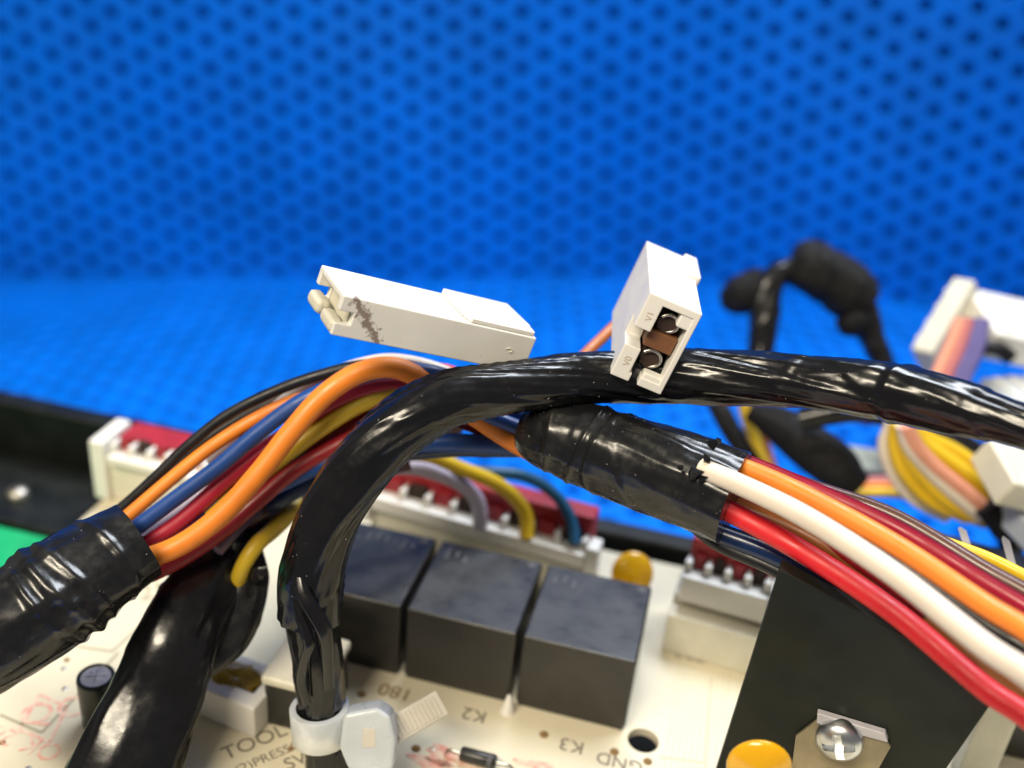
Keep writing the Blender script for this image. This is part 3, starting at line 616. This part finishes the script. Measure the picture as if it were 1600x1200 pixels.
wire('maroon', [(330, 850), (400, 800), (470, 760), (560, 715), (640, 680), (720, 660)], 16, (10.6, 10.7), lab='dark maroon wire under the hump')
wire('maroon', [(350, 860), (420, 820), (490, 780), (560, 740), (640, 720)], 15, (10.8, 11.0), lab='dark maroon wire deepest under the hump')
wire('darkred', [(480, 700), (560, 660), (640, 645), (720, 655), (790, 685)], 15, (10.4, 10.3), lab='dark red wire inside the hump')
wire('black', [(420, 730), (500, 690), (580, 655), (660, 640), (740, 650), (830, 690)], 14, (10.6, 10.3), lab='black wire inside the hump')
wire('red', [(640, 570), (700, 578), (745, 596)], 9, (10.2, 10.3), lab='red wire glimpsed under the white plug')
# ------------------------------------------------------------------ wires plugged into the long header
def bdep(u, v, h): q = CW.inverted() @ (BM @ Bp(u, v, h)); return q.z
def hw(colour, pts, r, label):
    pts = list(pts); dend = bdep(*pts[-1][:2], .80)-.12; sh = dend-pts[-1][2]; n = len(pts)-1
    pts = [(u, v, d+sh*(i/n)) for i, (u, v, d) in enumerate(pts)]
    t = thing('header_wire', label, 'wire', Matrix.Translation(P(*pts[-1][:3])), 'wires plugged into the long red and white header')
    tube('insulation', px(pts, r), W[colour], t, .06, 16)
hw('lilac', [(500, 760, 11.4), (545, 742, 11.6), (598, 733, 11.9), (640, 730, 12.1), (684, 740, 12.4), (720, 756, 12.7), (742, 776, 12.95), (750, 800, 13.15), (750, 822, 13.3)], 12, 'pale lilac wire looping into the long header')
hw('yellow', [(520, 745, 10.9), (580, 720, 11.2), (630, 711, 11.6), (670, 712, 12.0), (716, 730, 12.3), (773, 754, 12.6), (806, 779, 12.9), (822, 805, 13.1), (823, 840, 13.2)], 11.5, 'bright yellow wire looping into the long header')
hw('teal', [(700, 735, 12.2), (773, 738, 12.4), (816, 743, 12.6), (852, 760, 12.8), (880, 788, 12.95), (894, 818, 13.05), (898, 850, 13.1)], 9.5, 'teal wire looping into the right end of the long header')
# ------------------------------------------------------------------ flat black tape wrap hanging down left of the middle
Dd = thing('flat_tape_wrap', 'wide flat black tape wrapped lead running from the bottom edge up under the wires', 'cable', Matrix.Translation(P(250, 1060, 9.8)))
tube('tape', px([(165, 1290, 9.3, 92), (205, 1180, 9.5, 82), (245, 1085, 9.7, 72), (275, 1010, 9.8, 66), (305, 945, 10.0, 60), (345, 880, 10.3, 50), (380, 838, 10.6, 36), (420, 800, 10.9, 28), (475, 765, 11.1, 24), (540, 735, 11.3, 22)]), M_tape, Dd, .03, 72,
     crease(.09, 1.4, seed=21, wr=.05, wsc=4), flat=.45)
tube('loose_tape', px([(385, 850, 10.4, 24), (383, 890, 10.3, 34), (372, 940, 10.2, 42), (350, 990, 10.1, 42), (310, 1030, 10.0, 34)]), M_tape2, Dd, .03, 40, crease(.12, 1.8, seed=31, wr=.05), flat=.35)
tube('tape_tail', px([(392, 905, 10.2, 12), (405, 895, 10.1, 10), (418, 888, 10.1, 4)]), M_tape2, Dd, .02, 16, flat=.3)
tube('wire', px([(366, 960, 10.6), (370, 915, 10.25), (382, 880, 10.1), (402, 850, 10.15), (425, 830, 10.4), (450, 805, 10.7), (480, 770, 11)], 13), W['olive'], Dd, .05, 16, label='short yellow wire beside the tape')
tube('wire', px([(340, 860, 10.0), (370, 826, 10.2), (398, 800, 10.5), (450, 770, 10.9)], 10), wiremat('mauve', (.2, .15, .2)), Dd, .05, 14, label='dull mauve wire beside the tape')
# ------------------------------------------------------------------ blurred things at the back right, lying on the crate floor
F = thing('ferrite_cable', 'black cable arch with a fat cloth wrapped core, blurred behind the upright socket', 'cable', Matrix.Translation(P(1200, 560, 16)))
tube('cable', px([(1170, 760, 15.6, 17), (1180, 640, 15.8, 17), (1190, 540, 16, 18), (1195, 480, 16, 22), (1206, 440, 16, 20), (1235, 420, 16, 17), (1290, 425, 16, 24), (1330, 460, 16, 26), (1355, 510, 16, 20), (1376, 560, 16, 16), (1400, 640, 16, 16)]), M_tape2, F, .06, 30, crease(.16, 1.6, seed=2, spiral=.9, sh=.15, streak=.08))
tube('ferrite_core', px([(1238, 408, 15.9, 26), (1250, 412, 15.9, 36), (1300, 436, 15.9, 42), (1335, 462, 15.9, 40), (1352, 478, 15.9, 30)]), M_fuzzy, F, .04, 40, crease(.12, 2, seed=5, spiral=.6, sh=.10))
tube('tape_lump', px([(1128, 468, 16.3, 14), (1145, 466, 16.3, 27), (1175, 455, 16.2, 31), (1200, 440, 16.1, 26)]), M_fuzzy, F, .06, 26, crease(.1, 1, seed=9))
tube('tape_lump', px([(1322, 490, 15.8, 22), (1335, 505, 15.8, 26), (1348, 515, 15.8, 14)]), M_fuzzy, F, .06, 22)
S2 = thing('black_sleeve', 'fat dull black sleeve lying blurred under the arching cable', 'cable', Matrix.Translation(P(1260, 700, 14)))
tube('sleeve', px([(1170, 640, 14.5, 16), (1215, 662, 14.4, 28), (1262, 696, 14.2, 36), (1310, 733, 14, 35), (1345, 762, 13.9, 18)]), M_fuzzy, S2, .06, 30, crease(.08, 1, seed=4))
tube('lead', px([(1250, 655, 13.8, 18), (1340, 640, 13.6, 20), (1420, 655, 13.5, 21), (1490, 690, 13.5, 22), (1545, 735, 13.5, 22), (1575, 800, 13.6, 20), (1580, 900, 13.8, 18)]), M_tape2, S2, .06, 26, crease(.06, 1, seed=14))
Y = thing('yellow_wire_bunch', 'blurred bunch of yellow and pale wires looping out at the right', 'wiring', Matrix.Translation(P(1460, 750, 14)))
for c, d, pp in (('white', 13.4, ((1395, 662), (1383, 692), (1391, 728), (1425, 775), (1480, 806))), ('yellow', 13.2, ((1402, 660), (1398, 688), (1410, 732), (1450, 778), (1512, 808))),
                 ('yellow', 13.1, ((1408, 662), (1412, 692), (1430, 730), (1472, 776), (1524, 808))), ('white', 13.0, ((1412, 664), (1420, 694), (1448, 730), (1492, 772), (1534, 806))),
                 ('pink', 12.95, ((1416, 664), (1430, 694), (1460, 728), (1505, 765), (1545, 800))), ('yellow', 13.0, ((1420, 664), (1438, 690), (1475, 715), (1522, 750), (1558, 790))),
                 ('yellow', 13.2, ((1424, 662), (1448, 684), (1490, 704), (1532, 735), (1562, 775))), ('olive', 13.5, ((1400, 665), (1405, 700), (1430, 745), (1480, 790), (1540, 815)))):
    tube('wire', px([(u, v, d+.1*i-.2) for i, (u, v) in enumerate(pp)], 12), W[c], Y, .07, 14)
tube('tape_end', px([(1545, 785, 13.0), (1558, 800, 13.0), (1575, 825, 13.1)], 26), M_fuzzy, Y, .07, 20)
for c, v, d in (('yellow', 772, 14.3), ('orange', 762, 14.4), ('rose', 754, 14.6)):
    tube('wire', px([(1290, v+14, d), (1340, v, d), (1390, v-2, d), (1440, v+6, d)], 8), W[c], Y, .08, 12)
tube('drooping_lead', px([(1100, 590, 15, 10), (1120, 630, 14.8, 15), (1150, 685, 14.6, 15), (1190, 740, 14.5, 12)]), M_fuzzy, S2, .07, 22, crease(.1, 1, seed=44))
G = thing('yellow_lead', 'thin yellow and orange leads hanging blurred beside the dull black sleeve', 'wire', Matrix.Translation(P(1170, 660, 15)))
tube('wire', px([(1158, 600, 15), (1165, 645, 15), (1180, 690, 15), (1192, 730, 15)], 10), W['olive'], G, .08, 12); tube('wire', px([(1180, 660, 15.2), (1195, 700, 15.2), (1205, 735, 15.1)], 10), W['ochre'], G, .08, 12)
def camblock(name, label, cat, o, ux, vx, depth, m, mats=None, part='housing', d=16, extra=None):
    """box whose front face has corner o and edges ux, vx (photo px at depth d, third = depth change)"""
    a = P(o[0], o[1], d); b = P(o[0]+ux[0], o[1]+ux[1], d+ux[2]); c = P(o[0]+vx[0], o[1]+vx[1], d+vx[2]); X = b-a; Yv = c-a; Yv -= X*(Yv.dot(X)/X.length_squared); Z = X.cross(Yv).normalized()
    xn = X.normalized(); yn = Yv.normalized()
    M = Matrix(((xn.x, yn.x, Z.x, a.x), (xn.y, yn.y, Z.y, a.y), (xn.z, yn.z, Z.z, a.z), (0, 0, 0, 1)))
    t = thing(name, label, cat, M)
    box(part, (0, 0, 0), (X.length, Yv.length, depth), m, t, .04)
    if extra: extra(t, X.length, Yv.length, depth)
    return t
def ribs(t, x, y, z):
    for k in range(4): box('rib', (x*(.12+.22*k), y*.1, -.05), (x*(.18+.22*k), y*.9, -.002), M_white, t, .01)
camblock('cream_connector', 'large cream connector leaning blurred at the right edge', 'connector', (1490, 432), (-68, 112, -.4), (32, 24, .6), .35, M_cream, extra=ribs)
camblock('white_connector', 'bright white connector block behind the large cream one at the right edge', 'connector', (1512, 448), (150, 34, .4), (-6, 62, -1.0), .5, M_white, extra=ribs)
camblock('grey_connector', 'pale grey connector lying under the bright white one at the right edge', 'connector', (1532, 590), (110, -8, .4), (-6, 48, -.8), .4, mat('pale_grey_nylon', (.5, .55, .58), .5), extra=ribs, d=15.5)
camblock('cream_clip', 'small cream clip showing just above the glossy cable at the right', 'connector', (1402, 578), (80, 6, .3), (-3, 26, -.4), .3, M_cream, d=15)
camblock('cream_plug', 'cream plug peeking out under the glossy cable at the right edge', 'connector', (1545, 683), (70, 18, .2), (-10, 60, -.7), .4, M_cream, d=12.5)
camblock('pale_plug', 'pale grey plug at the right edge above the silver pins', 'connector', (1560, 770), (90, -20, .2), (-30, 90, -.8), .4, mat('pale_grey_nylon', (.5, .55, .58), .5), d=12.8)
camblock('greenish_clip', 'greenish cream clip between the dull black sleeve and the yellow bunch', 'connector', (1302, 690), (72, 12, .3), (-4, 34, -.5), .3, mat('greenish_nylon', (.45, .47, .38), .5), d=15.3)
camblock('dark_connector', 'dark navy connector body in shade below the yellow bunch', 'connector', (1440, 822), (220, 60, .2), (-14, 80, -.7), .5, mat('navy_nylon', (.006, .012, .035), .5), d=12.3)
Rr = thing('rose_violet_leads', 'short pink and violet leads blurred below the large cream connector', 'wiring', Matrix.Translation(P(1480, 570, 15)))
for c, k in (('pink', 0), ('rose', 16), ('violet', 34), ('violet', 46)):
    tube('wire', px([(1500+k*.8, 500, 15), (1482+k, 545, 14.9), (1462+k, 590, 14.8), (1450+k, 640, 14.7)], 10), W[c], Rr, .08, 12)
tube('wire', px([(1580, 560, 15.2), (1560, 545, 15.2), (1525, 540, 15.2), (1510, 520, 15.2)], 12), W['black'], Rr, .08, 12)
